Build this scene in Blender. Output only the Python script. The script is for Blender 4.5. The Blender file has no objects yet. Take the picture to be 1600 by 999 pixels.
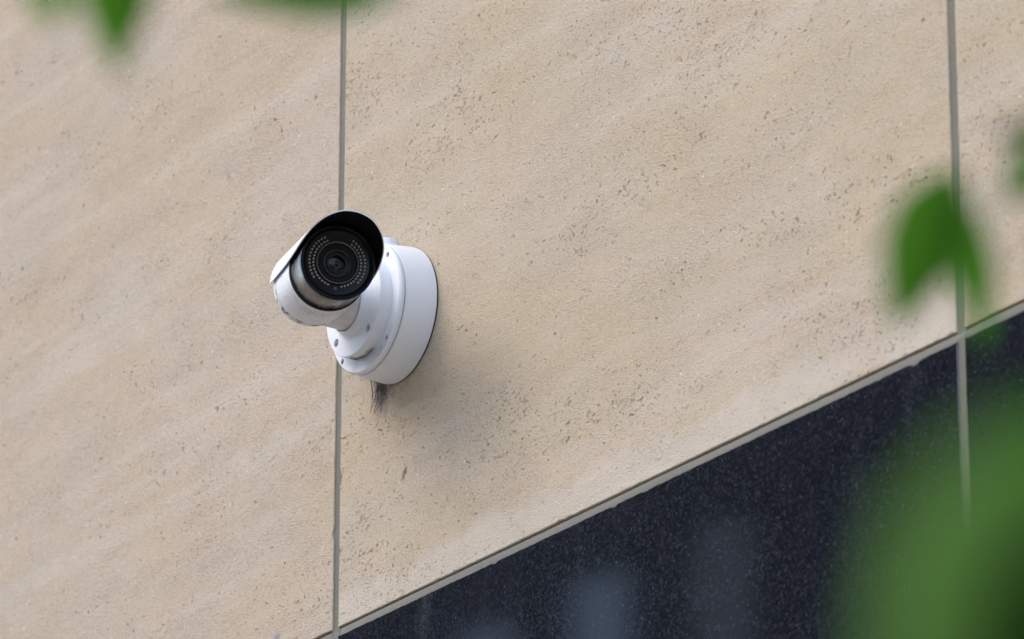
import bpy, bmesh, math, random
from mathutils import Vector, Matrix, noise

sc = bpy.context.scene
COL = sc.collection
R_ = math.radians
HT = 3.58                       # height of the bracket above the pavement; the wall face is the plane y = 0

# ------------------------------------------------------------------ camera
PITCH, YAW, ROLL = 0.355373, 0.570515, 0.001577
fwd = Vector((-math.cos(YAW) * math.cos(PITCH), math.sin(YAW) * math.cos(PITCH), math.sin(PITCH)))
rgt = fwd.cross(Vector((0, 0, 1))).normalized()
upw = rgt.cross(fwd)
rgt, upw = rgt * math.cos(ROLL) + upw * math.sin(ROLL), upw * math.cos(ROLL) - rgt * math.sin(ROLL)
cd = bpy.data.cameras.new('photo_camera')
cam = bpy.data.objects.new('photo_camera', cd)
COL.objects.link(cam)
CAM = Vector((4.54251, -2.77411, HT - 1.97827))
m = Matrix((rgt, upw, -fwd)).transposed().to_4x4()
m.translation = CAM
cam.matrix_world = m
cd.sensor_width = 36
cd.lens = 185.53
cd.clip_start = 0.05
cd.clip_end = 2000
cd.dof.use_dof = True
cd.dof.focus_distance = 5.53
cd.dof.aperture_fstop = 9.3
sc.camera = cam

# ------------------------------------------------------------------ sky, sun, exposure
SUN_EL, SUN_AZ = R_(48), R_(205)       # azimuth measured clockwise from +Y
w = bpy.data.worlds.new('World')
sc.world = w
w.use_nodes = True
wn = w.node_tree
sky = wn.nodes.new('ShaderNodeTexSky')
sky.sky_type = 'NISHITA'
sky.sun_disc = False
sky.sun_elevation = SUN_EL
sky.sun_rotation = SUN_AZ
sky.air_density = 1.0
sky.dust_density = 2.5
sky.ozone_density = 1.0
bg = wn.nodes['Background']
bg.inputs['Strength'].default_value = 0.14
wn.links.new(sky.outputs['Color'], bg.inputs['Color'])
sd = bpy.data.lights.new('sun', 'SUN')
sd.energy = 0.5
sd.angle = R_(160)
sd.color = (1.0, 0.97, 0.93)
sun = bpy.data.objects.new('sun', sd)
COL.objects.link(sun)
to_sun = Vector((math.sin(SUN_AZ) * math.cos(SUN_EL), math.cos(SUN_AZ) * math.cos(SUN_EL), math.sin(SUN_EL)))
sun.rotation_euler = to_sun.to_track_quat('Z', 'Y').to_euler()
sun.location = to_sun * 60

sc.render.engine = 'CYCLES'
sc.view_settings.view_transform = 'Standard'
sc.view_settings.look = 'None'
sc.view_settings.gamma = 1
sc.view_settings.exposure = 1.85
sc.cycles.use_denoising = True
sc.cycles.max_bounces = 8
sc.render.resolution_x, sc.render.resolution_y = 1024, 639


# ------------------------------------------------------------------ helpers
def tag(o, label=None, cat=None, group=None, kind=None):
    if label: o['label'] = label
    if cat: o['category'] = cat
    if group: o['group'] = group
    if kind: o['kind'] = kind
    return o


def link(name, me, parent=None, mat=None, matrix=None):
    o = bpy.data.objects.new(name, me)
    COL.objects.link(o)
    if mat is not None and me is not None:
        for mm in (mat if isinstance(mat, (list, tuple)) else [mat]):
            me.materials.append(mm)
    if parent is not None:
        o.parent = parent
    if matrix is not None:
        o.matrix_local = matrix
    return o


def empty(name, matrix, label, cat, group=None):
    o = link(name, None)
    o.empty_display_size = 0.05
    o.matrix_world = matrix
    return tag(o, label, cat, group)


def finish(bm, smooth=True, sharp=32, clean=True):
    if clean:
        bmesh.ops.recalc_face_normals(bm, faces=bm.faces[:])
    lim = R_(sharp)
    for f in bm.faces:
        f.smooth = smooth
    if smooth:
        for e in bm.edges:
            if len(e.link_faces) == 2 and e.calc_face_angle(0) > lim:
                e.smooth = False
    me = bpy.data.meshes.new('shape')
    bm.to_mesh(me)
    bm.free()
    return me


def lathe_bm(profile, segs=64, bm=None, mtx=None, close=False):
    """profile: (z, r) points, turned about local z; r == 0 closes with a fan."""
    bm = bm or bmesh.new()
    M = mtx or Matrix()
    rings = []
    for z, r in profile:
        if r <= 1e-7:
            rings.append([bm.verts.new(M @ Vector((0, 0, z)))])
        else:
            rings.append([bm.verts.new(M @ Vector((r * math.cos(2 * math.pi * k / segs), r * math.sin(2 * math.pi * k / segs), z))) for k in range(segs)])
    pairs = list(zip(rings, rings[1:]))
    if close:
        pairs.append((rings[-1], rings[0]))
    for a, b in pairs:
        for k in range(segs):
            q = (k + 1) % segs
            if len(a) == 1 and len(b) == 1: continue
            if len(a) == 1: bm.faces.new((a[0], b[k], b[q]))
            elif len(b) == 1: bm.faces.new((a[k], a[q], b[0]))
            else: bm.faces.new((a[k], a[q], b[q], b[k]))
    return bm


def box_bm(lo, hi, bm=None, mtx=None):
    bm = bm or bmesh.new()
    M = mtx or Matrix()
    v = [bm.verts.new(M @ Vector((x, y, z))) for x in (lo[0], hi[0]) for y in (lo[1], hi[1]) for z in (lo[2], hi[2])]
    for q in ((0, 1, 3, 2), (4, 6, 7, 5), (0, 4, 5, 1), (2, 3, 7, 6), (0, 2, 6, 4), (1, 5, 7, 3)):
        bm.faces.new([v[i] for i in q])
    return bm


def tube_bm(pts, radii, segs=8, bm=None, cap=True):
    bm = bm or bmesh.new()
    rings = []
    for i, p in enumerate(pts):
        p = Vector(p)
        t = (Vector(pts[min(i + 1, len(pts) - 1)]) - Vector(pts[max(i - 1, 0)])).normalized()
        u = t.cross(Vector((0.31, 0.17, 0.93)))
        if u.length < 1e-3: u = t.cross(Vector((1, 0, 0)))
        u.normalize()
        v = t.cross(u)
        rings.append([bm.verts.new(p + (u * math.cos(2 * math.pi * k / segs) + v * math.sin(2 * math.pi * k / segs)) * radii[i]) for k in range(segs)])
    for a, b in zip(rings, rings[1:]):
        for k in range(segs):
            q = (k + 1) % segs
            bm.faces.new((a[k], a[q], b[q], b[k]))
    if cap:
        bm.faces.new(rings[0][::-1])
        bm.faces.new(rings[-1])
    return bm


# ------------------------------------------------------------------ materials
class NT:
    def __init__(self, name):
        self.m = bpy.data.materials.new(name)
        self.m.use_nodes = True
        self.t = self.m.node_tree
        self.b = self.t.nodes['Principled BSDF']

    def n(self, kind, **kw):
        nd = self.t.nodes.new('ShaderNode' + kind)
        for k, v in kw.items(): setattr(nd, k, v)
        return nd

    def l(self, a, b): self.t.links.new(a, b)

    def set(self, sock, v):
        if isinstance(v, bpy.types.NodeSocket): self.l(v, sock)
        elif isinstance(v, (tuple, list)) and len(v) == 3 and sock.type == 'RGBA': sock.default_value = (*v, 1)
        else: sock.default_value = v

    def math(self, op, a, b=0.0, c=None, clamp=False):
        nd = self.n('Math', operation=op, use_clamp=clamp)
        self.set(nd.inputs[0], a); self.set(nd.inputs[1], b)
        if c is not None: self.set(nd.inputs[2], c)
        return nd.outputs[0]

    def mix(self, f, a, b, blend='MIX'):
        nd = self.n('Mix', data_type='RGBA', blend_type=blend)
        self.set(nd.inputs[0], f); self.set(nd.inputs[6], a); self.set(nd.inputs[7], b)
        return nd.outputs[2]

    def ramp(self, f, lo, hi, a=0.0, b=1.0):
        nd = self.n('MapRange', clamp=True)
        nd.interpolation_type = 'SMOOTHSTEP'
        self.set(nd.inputs[0], f)
        for i, v in zip((1, 2, 3, 4), (lo, hi, a, b)): self.set(nd.inputs[i], v)
        return nd.outputs[0]

    def coord(self, scale=(1, 1, 1), rot=(0, 0, 0), off=None):
        if not hasattr(self, 'tc'): self.tc = self.n('TexCoord')
        mp = self.n('Mapping')
        self.l(self.tc.outputs['Object'], mp.inputs['Vector'])
        mp.inputs['Scale'].default_value = scale
        mp.inputs['Rotation'].default_value = rot
        return mp.outputs[0]

    def shift(self, vec, w):
        if w is None: return vec
        cb = self.n('CombineXYZ')
        for i in range(3): self.set(cb.inputs[i], w)
        va = self.n('VectorMath', operation='ADD')
        self.l(vec, va.inputs[0]); self.l(cb.outputs[0], va.inputs[1])
        return va.outputs[0]

    def noise(self, vec, scale, detail=2, rough=0.5, w=None, dist=0.0):
        nd = self.n('TexNoise', noise_dimensions='3D')
        self.l(self.shift(vec, w), nd.inputs['Vector'])
        nd.inputs['Scale'].default_value = scale
        nd.inputs['Detail'].default_value = detail
        nd.inputs['Roughness'].default_value = rough
        nd.inputs['Distortion'].default_value = dist
        return nd.outputs[0]

    def voro(self, vec, scale, w=None, feature='F1'):
        nd = self.n('TexVoronoi', voronoi_dimensions='3D', feature=feature)
        self.l(self.shift(vec, w), nd.inputs['Vector'])
        nd.inputs['Scale'].default_value = scale
        return nd

    def bump(self, h, dist, strength=1.0, prev=None):
        nd = self.n('Bump')
        nd.inputs['Strength'].default_value = strength
        nd.inputs['Distance'].default_value = dist
        self.l(h, nd.inputs['Height'])
        if prev is not None: self.l(prev, nd.inputs['Normal'])
        return nd.outputs[0]

    def rnd(self, mul):
        return self.math('MULTIPLY', self.n('ObjectInfo').outputs['Random'], mul)

    def out(self, color=None, rough=None, normal=None, **kw):
        b = self.b
        if color is not None: self.set(b.inputs['Base Color'], color)
        if rough is not None: self.set(b.inputs['Roughness'], rough)
        if normal is not None: self.l(normal, b.inputs['Normal'])
        for k, v in kw.items(): self.set(b.inputs[k.replace('_', ' ')], v)
        return self.m


def simple(name, color, rough=0.5, var=0.12, scale=60, **kw):
    t = NT(name)
    f = t.noise(t.coord(), scale, 3)
    c = t.mix(f, tuple(x * (1 - var) for x in color), tuple(min(1, x * (1 + var)) for x in color))
    return t.out(c, rough, **kw)


def stone_material(name='sandstone', stains_shade=()):
    t = NT(name)
    W = t.rnd(40.0)
    iso = t.coord()
    bed = t.coord((1, 1, 2.6), rot=(0, R_(-1.5), 0))
    band = t.coord((0.28, 1, 3.2), rot=(0, R_(-1.5), 0))
    tan, grey, rose, pale = (.462, .390, .280), (.446, .396, .312), (.474, .393, .304), (.494, .448, .366)
    c = t.mix(t.ramp(t.noise(bed, 3.2, 5, .62, W), .36, .64), tan, grey)
    c = t.mix(t.math('MULTIPLY', t.ramp(t.noise(bed, 6.0, 4, .6, t.math('ADD', W, 7.3)), .45, .72), .8), c, rose)
    c = t.mix(t.math('MULTIPLY', t.ramp(t.noise(band, 5.0, 5, .62, t.math('ADD', W, 3.1)), .52, .68), .6), c, pale)
    blot = t.noise(bed, 30, 5, .68, W)
    c = t.mix(t.math('MULTIPLY', t.ramp(blot, .52, .70), .30), c, pale)
    c = t.mix(t.math('MULTIPLY', t.ramp(t.noise(iso, 26, 4, .65, t.math('ADD', W, 11.0)), .54, .74), .28), c, (.41, .325, .220))
    vein = t.noise(t.coord((.16, 1, 7.0), rot=(0, R_(-1.0), 0)), 3.4, 4, .55, t.math('ADD', W, 13.0))
    c = t.mix(t.math('MULTIPLY', t.ramp(vein, .56, .66), t.ramp(blot, .30, .60, .10, .34)), c, (.52, .49, .42))
    dvein = t.noise(t.coord((.20, 1, 9.0), rot=(0, R_(-1.0), 0)), 3.0, 4, .55, t.math('ADD', W, 29.0))
    c = t.mix(t.math('MULTIPLY', t.ramp(dvein, .58, .72), .20), c, (.385, .318, .235))
    tone = t.math('FRACT', t.rnd(7.31))
    c = t.mix(t.math('MULTIPLY', tone, .5), c, t.mix(1.0, c, (.985, .965, 1.03), 'MULTIPLY'))
    # sandy grain, rougher in some places than in others
    rug = t.ramp(t.noise(bed, 9, 4, .65, t.math('ADD', W, 17.0)), .34, .68, .62, 1.0)
    g1 = t.noise(bed, 300, 3, .7, W)
    g2 = t.noise(iso, 620, 2, .6, W)
    dk = t.math('MULTIPLY', t.ramp(g1, .32, .52, 1, 0), rug)
    c = t.mix(t.math('MULTIPLY', dk, 1.0), c, t.mix(1.0, c, (.70, .65, .59), 'MULTIPLY'))
    c = t.mix(t.math('MULTIPLY', t.ramp(g2, .56, .74), rug), c, t.mix(1.0, c, (1.24, 1.25, 1.26), 'MULTIPLY'))
    # open pores in drifts along the bedding
    drift = t.ramp(t.noise(bed, 5.0, 4, .62, t.math('ADD', W, 21.0)), .40, .66, -.040, .020)
    pv = t.coord((.78, 1, 1.12), rot=(0, R_(12), 0))

    def pores(scale, lo, hi, sh):
        n_ = t.noise(pv, scale, 3, .62, t.math('ADD', W, sh))
        return t.ramp(t.math('ADD', n_, drift), lo, hi)
    p1 = pores(135, .661, .708, 1.7)
    p2 = pores(235, .630, .69, 4.4)
    p3 = pores(66, .698, .738, 9.1)
    p = t.math('MAXIMUM', t.math('MAXIMUM', p1, t.math('MULTIPLY', p2, .65)), t.math('MULTIPLY', p3, t.ramp(t.noise(iso, 260, 2, .6, W), .40, .56)))
    c = t.mix(t.math('MULTIPLY', p, .58), c, t.mix(t.noise(iso, 14, 2, .5, W), (.10, .07, .045), (.22, .165, .115)))
    # pale shell flecks
    fl = t.ramp(t.noise(iso, 170, 1, .5, t.math('ADD', W, 31.0)), .75, .80)
    c = t.mix(t.math('MULTIPLY', fl, .7), c, (.62, .59, .54))
    h = t.math('MULTIPLY', t.math('MULTIPLY_ADD', g1, 1.0, t.math('MULTIPLY', g2, .4)), rug)
    h = t.math('ADD', h, t.math('MULTIPLY', t.noise(iso, 60, 4, .6, W), .5))
    h = t.math('SUBTRACT', h, t.math('MULTIPLY', p, 2.2))
    for (sx, sz, rx, rz, tilt, col, amt, ns) in stains_shade:
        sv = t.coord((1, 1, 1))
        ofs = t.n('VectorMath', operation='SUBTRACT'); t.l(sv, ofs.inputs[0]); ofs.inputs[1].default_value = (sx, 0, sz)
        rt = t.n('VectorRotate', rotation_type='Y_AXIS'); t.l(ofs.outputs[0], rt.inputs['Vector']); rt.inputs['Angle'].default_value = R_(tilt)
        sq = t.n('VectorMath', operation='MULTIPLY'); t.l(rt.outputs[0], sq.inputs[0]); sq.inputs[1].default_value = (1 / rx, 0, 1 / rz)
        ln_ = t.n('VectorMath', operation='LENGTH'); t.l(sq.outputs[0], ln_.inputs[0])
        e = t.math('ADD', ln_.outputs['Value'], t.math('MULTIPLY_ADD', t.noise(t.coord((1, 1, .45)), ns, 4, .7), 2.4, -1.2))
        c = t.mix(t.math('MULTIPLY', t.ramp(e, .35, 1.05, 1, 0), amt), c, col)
    nrm = t.bump(h, .0020, .82)
    return t.out(c, .9, nrm, Specular_IOR_Level=.15)


def granite_material():
    t = NT('polished_granite')
    W = t.rnd(30.0)
    iso = t.coord()
    g = t.noise(iso, 400, 3, .75, W)
    c = t.mix(t.ramp(g, .46, .70), (.0028, .0034, .0050), (.031, .035, .046))
    c = t.mix(t.math('MULTIPLY', t.ramp(t.noise(t.coord((1, 1, .5)), 6, 3, .6, W), .4, .75), .5), c, (.008, .0085, .013))
    v = t.voro(iso, 190, W)
    sp = t.n('SeparateColor'); t.l(v.outputs['Color'], sp.inputs[0])
    fl = t.math('MULTIPLY', t.math('LESS_THAN', sp.outputs[0], .10), t.ramp(v.outputs['Distance'], .12, .3, 1, 0))
    c = t.mix(t.math('MULTIPLY', fl, .7), c, (.060, .066, .085))
    dust = t.ramp(t.noise(t.coord((1.2, 1, .35)), 14, 4, .65, W), .50, .8)
    c = t.mix(t.math('MULTIPLY', dust, .07), c, (.13, .135, .15))
    rough = t.math('ADD', t.ramp(g, .4, .75, .025, .07), t.math('MULTIPLY', dust, .05))
    return t.out(c, rough, t.bump(g, .0001, .06), Specular_IOR_Level=.7)


def sealant_material():
    t = NT('grey_sealant')
    f = t.noise(t.coord(), 9, 4, .6)
    g = t.noise(t.coord(), 160, 2)
    c = t.mix(f, (.086, .083, .062), (.118, .113, .086))
    c = t.mix(t.math('MULTIPLY', t.ramp(g, .55, .8), .4), c, (.13, .13, .115))
    return t.out(c, .6, t.bump(t.noise(t.coord(), 60, 3), .0012, .5))


def paint_material(name='white_paint', grime_shade=None):
    t = NT(name)
    f = t.noise(t.coord(), 35, 4, .6)
    c = t.mix(f, (.62, .655, .70), (.675, .71, .755))
    # faint rain streaks and specks
    st = t.ramp(t.noise(t.coord((60, 8, 60)), 1.0, 4, .6), .60, .85)
    c = t.mix(t.math('MULTIPLY', st, .26), c, (.36, .33, .29))
    sp = t.ramp(t.noise(t.coord(), 420, 2, .5), .70, .78)
    c = t.mix(t.math('MULTIPLY', sp, .6), c, (.22, .19, .16))
    if grime_shade: c = grime_shade(t, c)
    return t.out(c, .42, t.bump(t.noise(t.coord(), 900, 2), .0001, .3))


M_STONE, M_GRANITE, M_SEAL = stone_material(), granite_material(), sealant_material()
M_PAINT = paint_material()


def sep_xyz(t):
    s = t.n('SeparateXYZ')
    t.l(t.coord(), s.inputs[0])
    return s.outputs


def body_grime(t, c):
    x, y, z = sep_xyz(t)          # z forward along the barrel, y up
    ang = t.math('ARCTAN2', x, t.math('MULTIPLY', y, -1.0))        # 0 at the underside
    # worn, unreadable print on the underside near the front edge
    win = t.math('MULTIPLY', t.ramp(z, -.074, -.071), t.ramp(z, -.058, -.056, 1, 0))
    win = t.math('MULTIPLY', win, t.math('MULTIPLY', t.ramp(ang, -.62, -.56), t.ramp(ang, .22, .32, 1, 0)))
    rows = t.math('SINE', t.math('MULTIPLY', z, 1500.0))
    marks = t.ramp(t.noise(t.coord((1, 1, .5)), 520, 2, .6), .50, .56)
    pr = t.math('MULTIPLY', t.math('MULTIPLY', win, marks), t.ramp(rows, -.2, .3))
    c = t.mix(t.math('MULTIPLY', pr, .8), c, (.16, .085, .065))
    # dark chips at the rear underside edge
    edge = t.math('MULTIPLY', t.ramp(z, -.112, -.106, 1, 0), t.ramp(t.noise(t.coord(), 130, 3, .6), .50, .60))
    c = t.mix(t.math('MULTIPLY', edge, .8), c, (.035, .03, .025))
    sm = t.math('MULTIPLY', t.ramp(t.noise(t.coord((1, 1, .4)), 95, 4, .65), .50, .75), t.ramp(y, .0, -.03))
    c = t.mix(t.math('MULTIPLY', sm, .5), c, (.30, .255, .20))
    side = t.math('MULTIPLY', t.ramp(x, -.034, -.039), t.ramp(t.noise(t.coord(), 210, 3, .6), .55, .68))
    return t.mix(t.math('MULTIPLY', side, .5), c, (.2, .19, .17))


def plate_grime(t, c):
    x, y, z = sep_xyz(t)          # z away from the wall, y up
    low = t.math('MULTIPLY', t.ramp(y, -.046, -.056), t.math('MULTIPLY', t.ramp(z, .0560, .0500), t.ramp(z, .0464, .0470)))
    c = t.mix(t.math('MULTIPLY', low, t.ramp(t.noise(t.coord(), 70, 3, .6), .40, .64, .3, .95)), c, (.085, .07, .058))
    foot = t.math('MULTIPLY', t.math('MULTIPLY', t.ramp(y, -.055, -.060), t.ramp(t.math('ABSOLUTE', t.math('ADD', x, .012)), .006, .016, 1, 0)), t.ramp(t.noise(t.coord((40, 6, 40)), 3.2, 3, .6), .50, .75))
    return t.mix(t.math('MULTIPLY', foot, .35), c, (.25, .22, .20))


M_BODY = paint_material('white_body_paint', body_grime)
M_NECK = paint_material('shaded_neck_paint', lambda t, c: t.mix(t.ramp(t.noise(t.coord((1, 1, .4)), 60, 4, .65), .30, .75, .25, .7), c, (.40, .365, .32)))  # shade of the camera body and warm bounce mixed into the neck colour
M_PLATE = paint_material('white_plate_paint', plate_grime)
M_BLACK = simple('matt_black_lining', (.004, .004, .0045), .6, Specular_IOR_Level=.15)
M_BEZEL = simple('gloss_black_plastic', (.004, .005, .007), .25, Specular_IOR_Level=.14)
M_DARK = simple('dark_recess', (.02, .02, .022), .7)
M_STEEL = simple('screw_steel', (.30, .32, .34), .38, Metallic=.8)
M_RUB = simple('black_rubber', (.012, .012, .012), .8)
M_LED = simple('clear_led', (.22, .22, .20), .12, Metallic=.3)
M_RINGB = simple('bronze_lens_rim', (.20, .15, .14), .35, Metallic=.6)
M_RINGD = simple('dark_lens_ring', (.030, .036, .045), .35)
M_GLASS = simple('coated_lens_glass', (.003, .003, .006), .05, Specular_IOR_Level=.25)


def barrel_material():
    t = NT('dark_anodised_barrel')
    f = t.noise(t.coord(), 70, 4, .6)
    c = t.mix(f, (.06, .06, .064), (.10, .098, .096))
    sp = t.ramp(t.noise(t.coord(), 330, 2), .68, .76)
    c = t.mix(t.math('MULTIPLY', sp, .6), c, (.03, .028, .026))
    return t.out(c, t.ramp(f, .3, .7, .22, .34), Metallic=.8)


M_BARREL = barrel_material()


def leaf_material(name='green_leaf', gain=1.5, gloss=.2, milk=0.0):
    t = NT(name)
    r = t.n('ObjectInfo').outputs['Random']
    a = t.mix(r, tuple(x * gain + milk for x in (.022, .080, .005)), tuple(x * gain + milk for x in (.036, .115, .008)))
    f = t.noise(t.coord(), 60, 3)
    c = t.mix(f, t.mix(1.0, a, (.8, .8, .8), 'MULTIPLY'), a)
    t.out(c, .5, Specular_IOR_Level=gloss)
    tr = t.n('BsdfTranslucent')
    t.l(t.mix(1.0, c, (1.5, 1.5, .6), 'MULTIPLY'), tr.inputs['Color'])
    mx = t.n('MixShader')
    mx.inputs[0].default_value = .45
    t.l(t.b.outputs[0], mx.inputs[1]); t.l(tr.outputs[0], mx.inputs[2])
    t.l(mx.outputs[0], t.t.nodes['Material Output'].inputs['Surface'])
    return t.m


M_LEAF = leaf_material()
M_LEAF_LIT = leaf_material('lit_leaf', 1.8, .4, .050)  # lit copy: sky light and sheen put into the leaf colour
M_LEAF_SHADED = leaf_material('shaded_leaf', .26, .1)  # shaded copy: leaf colour darkened for a blade turned from the light
M_BARK = simple('bark', (.10, .08, .06), .9, .35, 40)
M_ASPH = simple('asphalt', (.05, .05, .052), .9, .25, 30)
M_PAVE = simple('paving_concrete', (.36, .31, .25), .85, .15, 8)
M_KERB = simple('granite_kerb', (.26, .26, .26), .8, .15, 40)
M_WEB = simple('dusty_cobweb', (.13, .12, .128), .95)
M_FACADE = simple('pale_render', (.38, .40, .43), .8, .1, 1)
M_BRICK = simple('dark_brick', (.065, .062, .068), .85, .2, 4)
M_BLIND = simple('pale_blind', (.70, .80, .90), .5)
M_BLIND2 = simple('grey_blind', (.34, .32, .32), .5)
M_PANE = simple('dark_window_glass', (.015, .018, .022), .06)
M_LINE = simple('road_paint', (.78, .78, .76), .7)

# ------------------------------------------------------------------ ground
gm = bmesh.new()
gv = [gm.verts.new((x, y, -.12)) for x, y in ((-600, -600), (600, -600), (600, 600), (-600, 600))]
gm.faces.new(gv)
tag(link('ground', finish(gm, False), mat=M_ASPH), kind='structure')
tag(link('pavement', finish(box_bm((-60, -4.6, -.30), (60, .6, 0)), False), mat=M_PAVE), kind='structure')
kb = bmesh.new()
for k in range(-30, 30):
    box_bm((k * 2 + .004, -4.75, -.30), (k * 2 + 1.996, -4.604, .003), kb)
tag(link('kerb', finish(kb, False), mat=M_KERB), kind='structure')
ln = bmesh.new()
for k in range(-15, 15):
    v = [ln.verts.new((x, y, -.116)) for x, y in ((k * 4, -8.05), (k * 4 + 2, -8.05), (k * 4 + 2, -7.95), (k * 4, -7.95))]
    ln.faces.new(v)
tag(link('road_marking', finish(ln, False), mat=M_LINE), kind='structure')
tag(link('opposite_pavement', finish(box_bm((-60, -40, -.30), (60, -11.6, .0)), False), mat=M_PAVE), kind='structure')

# ------------------------------------------------------------------ the clad wall
wall = empty('clad_wall', Matrix.Translation((0, 0, 0)), 'beige sandstone clad wall above a polished black granite base', 'wall')
JX, PW, J, JV = -0.1315, 1.1055, 0.0098, 0.0118     # one joint centre, panel pitch, bed joint and upright joint widths
ZB = HT - 0.3169                             # underside of the lowest stone course


def panel_mesh(wd, ht, seed, fine, chips, depth=.03, cham=.0008):
    """front outline with small breaks along the arrises, a narrow arris, and returns going back to the wall"""
    rng = random.Random(seed)
    step = .005 if fine else .4
    pts = []

    def run(a, b):
        n = max(1, int(round((Vector(b) - Vector(a)).length / step)))
        for i in range(n):
            pts.append((Vector(a).lerp(Vector(b), i / n), Vector(b) - Vector(a)))
    c = [(-wd / 2, -ht / 2), (wd / 2, -ht / 2), (wd / 2, ht / 2), (-wd / 2, ht / 2)]
    for i in range(4): run(c[i], c[(i + 1) % 4])
    bm = bmesh.new()
    F, Mi, B = [], [], []
    cl = [rng.random() * len(pts) for _ in range(chips)] if fine else []
    cs = [.0006 + .0024 * rng.random() ** 3 for _ in cl]
    cw = [rng.uniform(.7, 2.2) for _ in cl]
    for i, (p, d) in enumerate(pts):
        nrm = Vector((-d.y, d.x)).normalized()          # inward
        off = 0
        if fine:
            off = .0004 * noise.noise(Vector((p.x * 90 + seed, p.y * 90, 0))) + .0003 * noise.noise(Vector((p.x * 14, p.y * 14 + seed, 3)))
            for q, s, wq in zip(cl, cs, cw):
                k = abs(i - q)
                if k < wq: off += s * (1 - k / wq)
        m_ = p + nrm * max(off, -.0009)
        f_ = p + nrm * (off + cham + (max(0, off) * .5))
        F.append(bm.verts.new((f_.x, 0, f_.y)))
        Mi.append(bm.verts.new((m_.x, cham + max(0, off) * .8, m_.y)))
        B.append(bm.verts.new((m_.x, depth, m_.y)))
    bm.faces.new(F)
    n = len(F)
    for a, b in ((F, Mi), (Mi, B)):
        for i in range(n):
            q = (i + 1) % n
            bm.faces.new((a[i], b[i], b[q], a[q]))
    return finish(bm, False)


cols = list(range(-6, 4))
SH, GH = 1.32, 1.06
stone_var = {}
for row in range(3):
    for cidx in cols:
        fine = row == 0 and cidx in (-1, 0, 1)
        key = cidx if fine else 'plain'
        if key not in stone_var:
            stone_var[key] = panel_mesh(PW - JV, SH - J, 11 + (cidx if fine else 50), fine, 20)
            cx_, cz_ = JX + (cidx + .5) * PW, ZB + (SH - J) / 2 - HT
            spots = {0: [(-.043, -.084, .017, .036, 14, (.23, .205, .205), .5, 90), (.008, -.181, .005, .010, -35, (.13, .12, .115), .85, 300), (.020, -.10, .05, .05, 40, (.43, .35, .25), .3, 60), (.30, -.302, 1.2, .030, 0, (.53, .49, .435), .55, 9)],  # tan entry paints the bracket's shadow tone into the stone; the rest are marks
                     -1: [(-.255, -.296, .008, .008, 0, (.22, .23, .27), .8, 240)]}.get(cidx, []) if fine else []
            stone_var[key].materials.append(stone_material('sandstone_stained_tinted', [(a - cx_, b - cz_, *r) for a, b, *r in spots]) if spots else M_STONE)
        o = link('stone_panel', stone_var[key], wall)
        o.location = (JX + (cidx + .5) * PW, 0, ZB + row * SH + (SH - J) / 2)
gran_var = {}
for row in range(3):
    for cidx in cols:
        fine = row == 0 and cidx in (-1, 0, 1)
        key = cidx if fine else 'plain'
        if key not in gran_var:
            gran_var[key] = panel_mesh(PW - .0108, GH - J, 37 + (cidx if fine else 50), fine, 11, cham=.0010)
            gran_var[key].materials.append(M_GRANITE)
        o = link('granite_panel', gran_var[key], wall)
        o.location = (JX + (cidx + .5) * PW, .0001, ZB - J - (row + .5) * GH + J / 2)
ZTOP, ZLOW = ZB + 3 * SH, ZB - 3 * GH - .04
X0, X1 = JX + cols[0] * PW, JX + (cols[-1] + 1) * PW
for cidx in cols[1:]:
    x = JX + cidx * PW
    bm = bmesh.new()
    rows, nseg = [], 260
    for i in range(nseg + 1):
        z = ZLOW + (ZTOP - ZLOW) * i / nseg
        rows.append([bm.verts.new((x + dx, y + .0006 * noise.noise(Vector((x, z * 9, dx * 300))), z)) for dx, y in ((-.011, .02), (-.0078, .0011), (0, .0017), (.0078, .0011), (.011, .02))])
    for a, b in zip(rows, rows[1:]):
        for k in range(4): bm.faces.new((a[k], a[k + 1], b[k + 1], b[k]))
    link('joint_sealant', finish(bm, True, 40), wall, M_SEAL)
for k in range(-2, 3):
    z = ZB - J / 2 + (k * SH if k > 0 else k * GH)
    rec = .0060 if k == 0 else .0040
    bm = bmesh.new()
    rows, nseg = [], 360
    for i in range(nseg + 1):
        x = X0 + (X1 - X0) * i / nseg
        rows.append([bm.verts.new((x, y + .0007 * noise.noise(Vector((x * 9, z, dz * 300))), z + dz)) for dz, y in ((-.010, .02), (-.0075, .0016), (.0012, .0012), (.0034, .0022), (.0046, rec), (.0062, rec + .001), (.010, .02))])
    for a, b in zip(rows, rows[1:]):
        for q in range(6): bm.faces.new((a[q], a[q + 1], b[q + 1], b[q]))
    link('joint_sealant', finish(bm, True, 40), wall, M_SEAL)
link('wall_core', finish(box_bm((X0, .036, -.3), (X1, .5, ZTOP)), False), wall, M_FACADE)

# ------------------------------------------------------------------ the security camera
BASE = Matrix(((1, 0, 0, 0), (0, 0, -1, 0), (0, 1, 0, HT), (0, 0, 0, 1)))      # x along the wall, y up, z out of the wall
unit = empty('security_camera', BASE, 'white bullet security camera with black lined sunshield on a round wall bracket', 'security camera')

# back box on the wall
bb = lathe_bm([(.0022, .060), (.0022, .0749), (.004, .0752), (.036, .0727), (.0388, .0724), (.0391, .0708), (.0392, .05)], 128)
box = link('back_box', finish(bb), unit, M_PAINT)
link('gasket', finish(lathe_bm([(-.002, .074), (.0022, .0738), (.0024, .06)], 128)), box, M_RUB)
PL = Matrix(((1, 0, 0, -.002), (0, 0, 1, 0), (0, -1, 0, .0205), (0, 0, 0, 1)))
link('conduit_plug', finish(lathe_bm([(.066, .0150), (.0806, .0150), (.0822, .0140), (.0822, .0), ], 48)), box, M_PAINT, PL)

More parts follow.
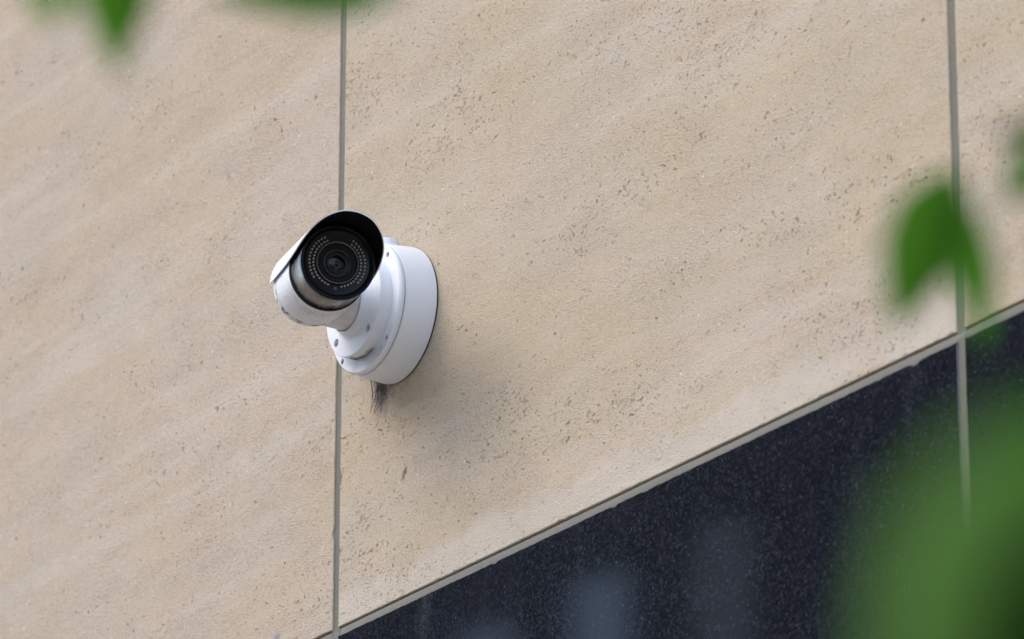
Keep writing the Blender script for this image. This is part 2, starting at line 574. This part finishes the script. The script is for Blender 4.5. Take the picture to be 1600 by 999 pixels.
# cover ring with four recessed screws
SCREW = finish(lathe_bm([(.0002, .0029), (.0009, .0027), (.0011, .0020), (.0008, .0012), (.0004, .0010), (.0004, 0)], 24))
SCREW.materials.append(M_STEEL)


def drill(o, centres, radius, depth, axis_z):
    """real blind holes, cut with a boolean"""
    bm = bmesh.new()
    for x, y in centres:
        lathe_bm([(axis_z - depth, 0), (axis_z - depth, radius), (axis_z + .004, radius), (axis_z + .004, 0)], 28, bm, Matrix.Translation((x, y, 0)))
    tmp = bpy.data.objects.new('tool', o.data)
    cut = bpy.data.objects.new('cutter', finish(bm))
    COL.objects.link(tmp)
    COL.objects.link(cut)
    md = tmp.modifiers.new('holes', 'BOOLEAN')
    md.object = cut
    md.operation = 'DIFFERENCE'
    md.solver = 'EXACT'
    bpy.context.view_layer.update()
    dg = bpy.context.evaluated_depsgraph_get()
    me = bpy.data.meshes.new_from_object(tmp.evaluated_get(dg))
    bpy.data.objects.remove(tmp, do_unlink=True)
    bpy.data.objects.remove(cut, do_unlink=True)
    mats = list(o.data.materials)
    b2 = bmesh.new()
    b2.from_mesh(me)
    o.data = finish(b2, sharp=25, clean=False)
    for mm in mats: o.data.materials.append(mm)


ring_solid = [(.0404, 0), (.0404, .0706), (.0407, .0717), (.0415, .0718), (.0440, .0717), (.0462, .0704), (.0466, .0698), (.0466, 0)]
ring = link('cover_ring', finish(lathe_bm(ring_solid, 128), sharp=25), unit, M_PLATE)
RS = [(.0660 * math.cos(R_(a)), .0660 * math.sin(R_(a))) for a in (45.5, 133, -134, -46.7)]
RS = [(x * .992, y * .992) for x, y in RS]
drill(ring, RS, .0032, .0034, .0466)
for x, y in RS:
    o = link('screw', SCREW, ring)
    o.location = (x, y, .0466 - .0034)
    o.rotation_euler = (0, 0, x * 90)

# swivel plate: shallow dish that sweeps up into the neck
flare = [(.0613 + .0075 * (1 - math.sin(R_(t))), .0398 - .0080 * math.cos(R_(t))) for t in range(90, -1, -15)]
plate_prof = [(.0466, 0), (.0466, .0563), (.0482, .0567), (.0600, .0563), (.0608, .0560), (.0613, .0554)] + flare + [(.0694, .0318), (.0698, .0314), (.0698, .0302), (.0655, .0300), (.0655, 0)]
plate = link('swivel_plate', finish(lathe_bm(plate_prof, 128), sharp=28), unit, M_PLATE)
PS = [(.0470 * math.cos(R_(a)), .0470 * math.sin(R_(a))) for a in (132, -136.5, -48.5)]
drill(plate, PS, .0046, .0050, .0612)
for x, y in PS:
    o = link('screw', SCREW, plate)
    o.location = (x, y, .0620 - .0062)
    o.scale = (1.2, 1.2, 1)
ang = R_(-101)
SS = Matrix.Rotation(ang, 4, 'Z') @ Matrix.Translation((.0558, 0, .0535)) @ Matrix.Rotation(R_(90), 4, 'Y')
link('set_screw', finish(lathe_bm([(0, .0044), (.0010, .0042), (.0010, .0030), (-.002, .0027), (-.002, 0)], 20)), plate, M_DARK, SS)

# neck
neck = link('neck', finish(lathe_bm([(.0650, .0284), (.0700, .0286), (.0703, .0281), (.0709, .0281), (.0712, .0286), (.090, .0282), (.105, .0276), (.125, .0270), (.132, .022), (.134, 0)], 96), sharp=25), unit, M_NECK)

# camera head frame: x to its right as seen from the front, y up, z forward
ax = Vector((0.94760754, -0.29553599, -0.12123705))
hr = Vector((0.29773219, 0.95464944, 0.0))
hu = Vector((0.11573889, -0.03609617, 0.99262358))
HM = Matrix((hr, hu, ax)).transposed().to_4x4()
HM.translation = Vector((0.12218104, -0.15317431, HT - 0.00905068))
HEAD = BASE.inverted() @ HM

body = link('camera_body', finish(lathe_bm([(-.0495, .0395), (-.0470, .0410), (-.0473, .0417), (-.049, .0420), (-.100, .0420), (-.1085, .0420), (-.1095, .0413), (-.1105, .0413), (-.1115, .0420), (-.120, .0418), (-.129, .0395), (-.136, .034), (-.139, .024), (-.140, 0)], 128), sharp=35), unit, M_BODY, HEAD)
barrel = link('barrel', finish(lathe_bm([(-.050, .0392), (-.0465, .0394), (-.0445, .0401), (-.004, .0401), (-.002, .0400), (-.002, .036)], 128), sharp=40), unit, M_BARREL, HEAD)
link('seal_ring', finish(lathe_bm([(-.047, .0396), (-.0447, .0399), (-.0446, .0413), (-.0470, .0418)], 128), sharp=40), body, M_RUB)
bez = link('bezel', finish(lathe_bm([(-.0035, .0404), (-.001, .0406), (.0012, .0402), (.0022, .0390), (.0022, .0377), (.0014, .0368), (.0002, .0362), (-.0025, .0350), (-.0033, .0338), (-.0035, .0236), (-.0035, .0231), (-.0090, .0229), (-.0090, 0)], 128), sharp=35), unit, M_BEZEL, HEAD)
LED = bmesh.new()
lathe_bm([(.0, .00132), (.0007, .00128), (.0012, .0009), (.0014, .0004), (.0014, 0)], 12, LED)
LED_ME = finish(LED)
LED_ME.materials.append(M_LED)
led_pos = []
for k in range(14): led_pos.append((.0300, 119 + k * 7.4))
for k in range(14): led_pos.append((.0300, 57 - k * 7.4))
for k in range(17): led_pos.append((.0256, 117 + k * 8.3))
for k in range(17): led_pos.append((.0256, 55 - k * 8.3))
for r, a in led_pos:
    o = link('infrared_light', LED_ME, bez)
    o.location = (r * math.cos(R_(a)), r * math.sin(R_(a)), -.0034)
link('light_sensor', finish(lathe_bm([(0, .0021), (.0006, .0020), (.0006, .0013), (0, .0010), (0, 0)], 16)), bez, M_RINGD, Matrix.Translation((-.001, -.0274, -.0033)))
lens = link('lens', finish(lathe_bm([(-.0036, .0232), (-.0018, .0230), (-.0012, .0225), (-.0018, .0218), (-.0045, .0205), (-.0052, .0165), (-.0052, .0150)], 96), sharp=40), unit, M_BLACK, HEAD)
link('lens_rim', finish(lathe_bm([(-.0020, .0227), (-.0008, .0226), (-.0004, .0221), (-.0008, .0216), (-.0020, .0215)], 96, close=True)), lens, M_RINGB)
link('lens_collar', finish(lathe_bm([(-.0052, .0150), (-.0040, .0146), (-.0034, .0141), (-.0036, .0137), (-.0056, .0131), (-.0060, .0110), (-.0060, .0100), (-.0050, .0098), (-.0046, .0092), (-.0052, .0085), (-.0062, .0082)], 96), sharp=50), lens, M_BEZEL)
link('collar_rim', finish(lathe_bm([(-.0040, .0147), (-.0032, .0145), (-.0030, .0141), (-.0034, .0136), (-.0040, .0136)], 64, close=True)), lens, M_RINGD)
link('collar_rim', finish(lathe_bm([(-.0052, .0099), (-.0046, .0098), (-.0044, .0094), (-.0048, .0090), (-.0052, .0090)], 64, close=True)), lens, M_RINGD)
link('lens_glass', finish(lathe_bm([(-.0062, .0083), (-.0055, .0060), (-.0051, .0030), (-.0050, 0)], 64)), lens, M_GLASS)
link('pupil_ring', finish(lathe_bm([(-.0056, .0048), (-.0047, .0047), (-.0046, .0041), (-.0051, .0040)], 48, close=True)), lens, M_RINGD)

# sunshield: a sleeve open underneath whose front edge sweeps back on both sides
cutline = [(0, -.046), (20, -.0455), (32, -.0420), (45, -.0370), (55, -.0310), (63, -.0245), (70, -.0165), (76, -.0075), (81, .0015), (86, .013), (90, .028), (93.5, .050), (96, .078), (97.5, .104), (98.2, .1175)]


def cut(phi):
    p = abs(phi)
    for (a, sa), (b, sb) in zip(cutline, cutline[1:]):
        if p <= b: return sa + (sb - sa) * (p - a) / (b - a)
    return cutline[-1][1]


bm = bmesh.new()
RO, RI, REAR = .0452, .0440, .1235
PH = [-98.2 + 196.4 * i / 160 for i in range(161)]
NS = 24
outer, inner = [], []
for ph in PH:
    a = R_(80 + ph)
    s0 = cut(ph)
    ro, ri = [], []
    for j in range(NS + 1):
        s = s0 + (REAR - s0) * j / NS
        ro.append(bm.verts.new((RO * math.cos(a), RO * math.sin(a), -s)))
        ri.append(bm.verts.new((RI * math.cos(a), RI * math.sin(a), -s)))
    outer.append(ro); inner.append(ri)
for i in range(len(PH) - 1):
    for j in range(NS):
        bm.faces.new((outer[i][j], outer[i][j + 1], outer[i + 1][j + 1], outer[i + 1][j])).material_index = 0
        bm.faces.new((inner[i][j], inner[i + 1][j], inner[i + 1][j + 1], inner[i][j + 1])).material_index = 1
    bm.faces.new((outer[i][0], outer[i + 1][0], inner[i + 1][0], inner[i][0])).material_index = 0
    bm.faces.new((outer[i][NS], inner[i][NS], inner[i + 1][NS], outer[i + 1][NS])).material_index = 0
for i in (0, -1):
    for j in range(NS):
        bm.faces.new((outer[i][j], outer[i][j + 1], inner[i][j + 1], inner[i][j])).material_index = 0
shield = link('sunshield', finish(bm, sharp=40), unit, [M_PAINT, M_BLACK], HEAD)
for zz in (-.060, -.105):
    a = R_(80)
    Mx = Matrix.Rotation(a, 4, 'Z')
    link('spacer', finish(box_bm((.0412, -.005, zz - .006), (.0443, .005, zz + .006), None, Mx)), shield, M_BLACK)

# ------------------------------------------------------------------ cobweb and dust under the back box
rng = random.Random(5)
cw = bmesh.new()


def rim_z(x): return -math.sqrt(max(1e-6, .0745 ** 2 - x * x))


for k in range(9):                                   # strands drawn down and to one side
    long_ = k < 6
    x0 = rng.gauss(-.041, .009)
    z0 = rim_z(x0) + .003
    ln_ = rng.uniform(.030, .047) if long_ else rng.uniform(.006, .020)
    x1 = (-.0565 + rng.gauss(0, .0035)) if long_ and k < 4 else x0 + rng.gauss(-.006, .009)
    y0, y1 = -rng.uniform(.002, .010), -rng.uniform(.0008, .0022)
    sag = rng.gauss(.004 if long_ else 0, .003)
    pts, rad = [], []
    for i in range(8):
        t_ = i / 7
        pts.append((x0 + (x1 - x0) * t_ ** 1.4 + sag * math.sin(t_ * 3.14) + rng.gauss(0, .0002), y0 + (y1 - y0) * t_, z0 - ln_ * t_))
        rad.append((.00075 if k < 4 else .00042 if long_ else .00015) * (1 - .7 * t_) * rng.uniform(.5, 1.25))
    tube_bm(pts, rad, 4, cw)
for k in range(130):                                  # matted dust close to the rim
    x0 = rng.gauss(-.035, .0065)
    drop = abs(rng.gauss(0, .010))
    z0 = rim_z(x0) + .002 - drop
    x0 -= drop * .45
    pts = [Vector((x0, -rng.uniform(.001, .009) * max(.12, 1 - drop / .012), z0))]
    d = Vector((rng.gauss(0, 1), 0, rng.gauss(0, 1))).normalized()
    for i in range(5):
        d = (d + Vector((rng.gauss(0, .6), rng.gauss(0, .3), rng.gauss(-.1, .6)))).normalized()
        q = pts[-1] + d * .0016
        q.y = min(q.y, -.0008)
        pts.append(q)
    tube_bm(pts, [.00018] * 6, 3, cw)
web = link('cobweb', finish(cw, True), mat=M_WEB)
web.location = (0, 0, HT)
tag(web, 'grey dusty cobweb hanging under the round camera bracket', 'cobweb')


# ------------------------------------------------------------------ foreground tree beside the viewer
def leaf_mesh(n=9, seed=0):
    """unit leaf: base at origin, tip at +y, width 1 across x, folded along the midrib"""
    rng_ = random.Random(seed)
    bm = bmesh.new()
    rows = []
    for i in range(n + 1):
        t_ = i / n
        wd = .5 * (math.sin(math.pi * min(1, t_ * 1.02) ** .82) ** .85 if 0 < t_ < 1 else .02)
        wob = 1 + .05 * math.sin(t_ * 23 + seed)
        zz = -.22 * t_ * t_
        rows.append([bm.verts.new((sx * wd * wob, t_, zz + abs(sx) * wd * .38)) for sx in (-1, -.5, 0, .5, 1)])
    for a, b in zip(rows, rows[1:]):
        for k in range(4): bm.faces.new((a[k], a[k + 1], b[k + 1], b[k]))
    return finish(bm, True, 60, False)


LEAVES = [leaf_mesh(9, s) for s in range(3)]
for me in LEAVES: me.materials.append(M_LEAF)
TREE = Vector((4.45, -1.42, 0))
tree = empty('street_tree', Matrix.Translation(TREE), 'young broadleaf tree whose out of focus leaves hang close to the lens', 'tree')
tr = tube_bm([(0, 0, -.02), (.01, .01, .5), (-.02, 0, 1.2), (.02, .02, 2.0), (.05, .0, 2.8), (.04, -.02, 3.5)], [.075, .06, .054, .047, .035, .018], 14)
trunk = link('trunk', finish(tr), tree, M_BARK)


def L(p): return Vector(p) - TREE


def leaf(base, tip, width, face, k):
    """leaf from base to tip whose upper side looks along face"""
    b, tp = Vector(base), Vector(tip)
    d = tp - b
    y = d.normalized()
    x = y.cross(Vector(face)).normalized()
    z = x.cross(y)
    M4 = Matrix((x, y, z)).transposed().to_4x4() @ Matrix.Diagonal((width, d.length, width, 1))
    M4.translation = b - TREE
    o = link('leaf', LEAVES[k % 3], tree, matrix=M4)
    return o


# the leaves nearest the viewer: stalk end, tip, width, the way the blade faces, lit or shaded leaf colour
LEAF_SPEC = [
    ((3.2577, -2.0850, 2.2837), (3.2357, -2.0814, 2.2287), 0.0287, (0.46, -0.54, 0.10), None),
    ((3.3208, -2.1547, 2.2410), (3.3136, -2.1387, 2.2015), 0.0236, (1.06, -0.54, -0.30), None),
    ((3.2303, -1.9710, 2.2858), (3.1953, -2.0248, 2.2846), 0.0224, (0.76, -0.54, -0.10), None),
    ((3.2539, -2.0408, 2.2683), (3.2662, -2.0113, 2.2533), 0.0138, (0.76, -0.34, 0.20), None),
    ((3.3518, -1.8477, 2.2093), (3.3264, -1.8556, 2.1633), 0.0251, (0.56, -0.54, 0.00), None),
    ((3.3485, -1.8493, 2.2042), (3.3411, -1.8285, 2.1572), 0.0165, (1.16, -0.24, -0.10), None),
    ((3.3932, -1.8246, 2.2123), (3.3711, -1.8468, 2.1942), 0.0233, (0.76, -0.54, -0.10), None),
    ((4.0524, -2.3845, 1.8202), (4.0217, -2.3814, 1.7747), 0.0208, (0.56, -0.54, 0.25), 'lit_leaf'),
    ((4.0827, -2.4013, 1.7985), (4.0656, -2.4023, 1.7611), 0.0203, (1.26, -0.34, -0.80), 'shaded_leaf'),
    ((4.0127, -2.3428, 1.8421), (3.9955, -2.3441, 1.8048), 0.0192, (1.06, -0.34, -0.30), None),
]
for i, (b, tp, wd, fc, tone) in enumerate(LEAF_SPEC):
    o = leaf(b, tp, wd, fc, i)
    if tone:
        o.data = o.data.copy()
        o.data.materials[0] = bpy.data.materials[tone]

# limbs that carry those leaves, all leaving the trunk outside the frame
def limb(pts, r0, r1, seg=8):
    n = len(pts)
    o = link('branch', finish(tube_bm([L(p) for p in pts], [r0 + (r1 - r0) * i / (n - 1) for i in range(n)], seg)), tree, M_BARK)
    return o


top_a = Vector((3.2473, -2.0763, 2.3051))
top_b = Vector((3.2204, -2.0059, 2.3141))
rt_a = Vector((3.3394, -1.8215, 2.2294))
lo_a = Vector((3.9787, -2.3102, 1.8610))
tk = lambda z: TREE + Vector((.02, .01, z))
limb([tk(2.1), tk(2.1) + Vector((-.45, -.15, .35)), top_b + Vector((.25, .12, .10)), top_b, top_a], .022, .003)
limb([tk(1.7), rt_a + Vector((.5, .25, .02)), rt_a + Vector((.12, .07, .02)), rt_a], .018, .0025)
limb([tk(1.55), lo_a + Vector((.2, .4, .02)), lo_a + Vector((.03, .06, .01)), lo_a], .016, .003)
# leaves and crown outside the picture
rng = random.Random(9)
for k in range(120):
    a, h = rng.uniform(0, 6.28), rng.uniform(2.75, 3.9)
    r = rng.uniform(.1, .75)
    b = TREE + Vector((r * math.cos(a) + .1, r * math.sin(a), h))
    d = Vector((math.cos(a), math.sin(a), rng.uniform(-.9, .1))).normalized() * rng.uniform(.045, .065)
    leaf(b, b + d, rng.uniform(.022, .03), (rng.gauss(0, .4), rng.gauss(0, .4), 1), k)


def crown_bm(cx, cy, cz, rx, rz, n, size, seed, holes=.2):
    rng_ = random.Random(seed)
    bm = bmesh.new()
    clumps = []
    for _ in range(26):
        v = Vector((rng_.gauss(0, 1), rng_.gauss(0, 1), rng_.gauss(0, 1))).normalized() * rng_.uniform(.35, 1) ** .6
        clumps.append((Vector((cx + v.x * rx, cy + v.y * rx, cz + v.z * rz)), rng_.uniform(.22, .42) * rx))
    for i in range(n):
        c_, r_ = clumps[i % len(clumps)]
        v = Vector((rng_.gauss(0, 1), rng_.gauss(0, 1), rng_.gauss(0, 1))).normalized() * r_ * rng_.random() ** .4
        p = c_ + v
        d = Vector((rng_.gauss(0, 1), rng_.gauss(0, 1), rng_.gauss(-.3, .7))).normalized()
        s = d.cross(Vector((rng_.gauss(0, 1), rng_.gauss(0, 1), rng_.gauss(0, 1)))).normalized()
        sz = size * rng_.uniform(.6, 1.3)
        q = [bm.verts.new(p + o_) for o_ in (-d * sz, s * sz * .45, d * sz, -s * sz * .45)]
        bm.faces.new(q)
    return bm


# ------------------------------------------------------------------ across the street (seen mirrored in the granite)
bld = empty('office_building', Matrix.Translation((-12, -20, 0)), 'dark brick office block with pale blinds in its windows, across the street', 'building')
link('wall', finish(box_bm((-26, -8, -.1), (26, -.2, 17)), False), bld, M_BRICK)
def window_mesh(mat):
    me = finish(box_bm((-.44, -.05, -1.1), (.44, .02, 1.1)), False)
    me.materials.append(mat)
    return me
WINS = [window_mesh(M_PANE), window_mesh(M_BLIND), window_mesh(M_BLIND2)]
FRM = bmesh.new()
for lo, hi in (((-.49, -.02, -1.15), (-.44, .08, 1.15)), ((.44, -.02, -1.15), (.49, .08, 1.15)), ((-.44, -.02, 1.1), (.44, .08, 1.15)), ((-.44, -.02, -1.15), (.44, .08, -1.1))):
    box_bm(lo, hi, FRM)
FRM = finish(FRM, False)
FRM.materials.append(M_BEZEL)
rng = random.Random(4)
for fl in range(5):
    for c_ in range(-4, 30):
        pick = rng.choice((0, 0, 1, 2))
        if fl == 4: pick = {-1: 1, 0: 1, 1: 2, 2: 0, 3: 0}.get(c_, pick)
        o = link('window', WINS[pick], bld)
        o.location = (-17.85 + c_ * 1.75 if c_ < 25 else 25.3 - (c_ - 25) * .0, -.198, .85 + fl * 3.2)
        if c_ >= 25:
            bpy.data.objects.remove(o, do_unlink=True)
            continue
        link('frame', FRM, o)

# unseen trees added beyond the right edge, keeping bright sky out of the lens reflection
for i, (x, y, h) in enumerate(((13.5, -1.5, 10.0), (20.0, -1.6, 10.5))):
    e = empty('sky_block_tree', Matrix.Translation((x, y, 0)), ('unseen bushy tree added to block sky from the lens, first beyond the viewer', 'unseen bushy tree added to block sky from the lens, second beyond the viewer')[i], 'tree')
    link('trunk', finish(tube_bm([(0, 0, -.05), (.03, 0, 1.2), (-.03, .03, 3), (.02, 0, 6)], [.14, .12, .10, .04], 10)), e, M_BARK)
    cr = link('crown', finish(crown_bm(0, 0, h * .58, 1.35, h * .36, 2600, .12, 70 + i), False, clean=False), e, M_LEAF)
    cr['kind'] = 'stuff'

bpy.context.view_layer.update()
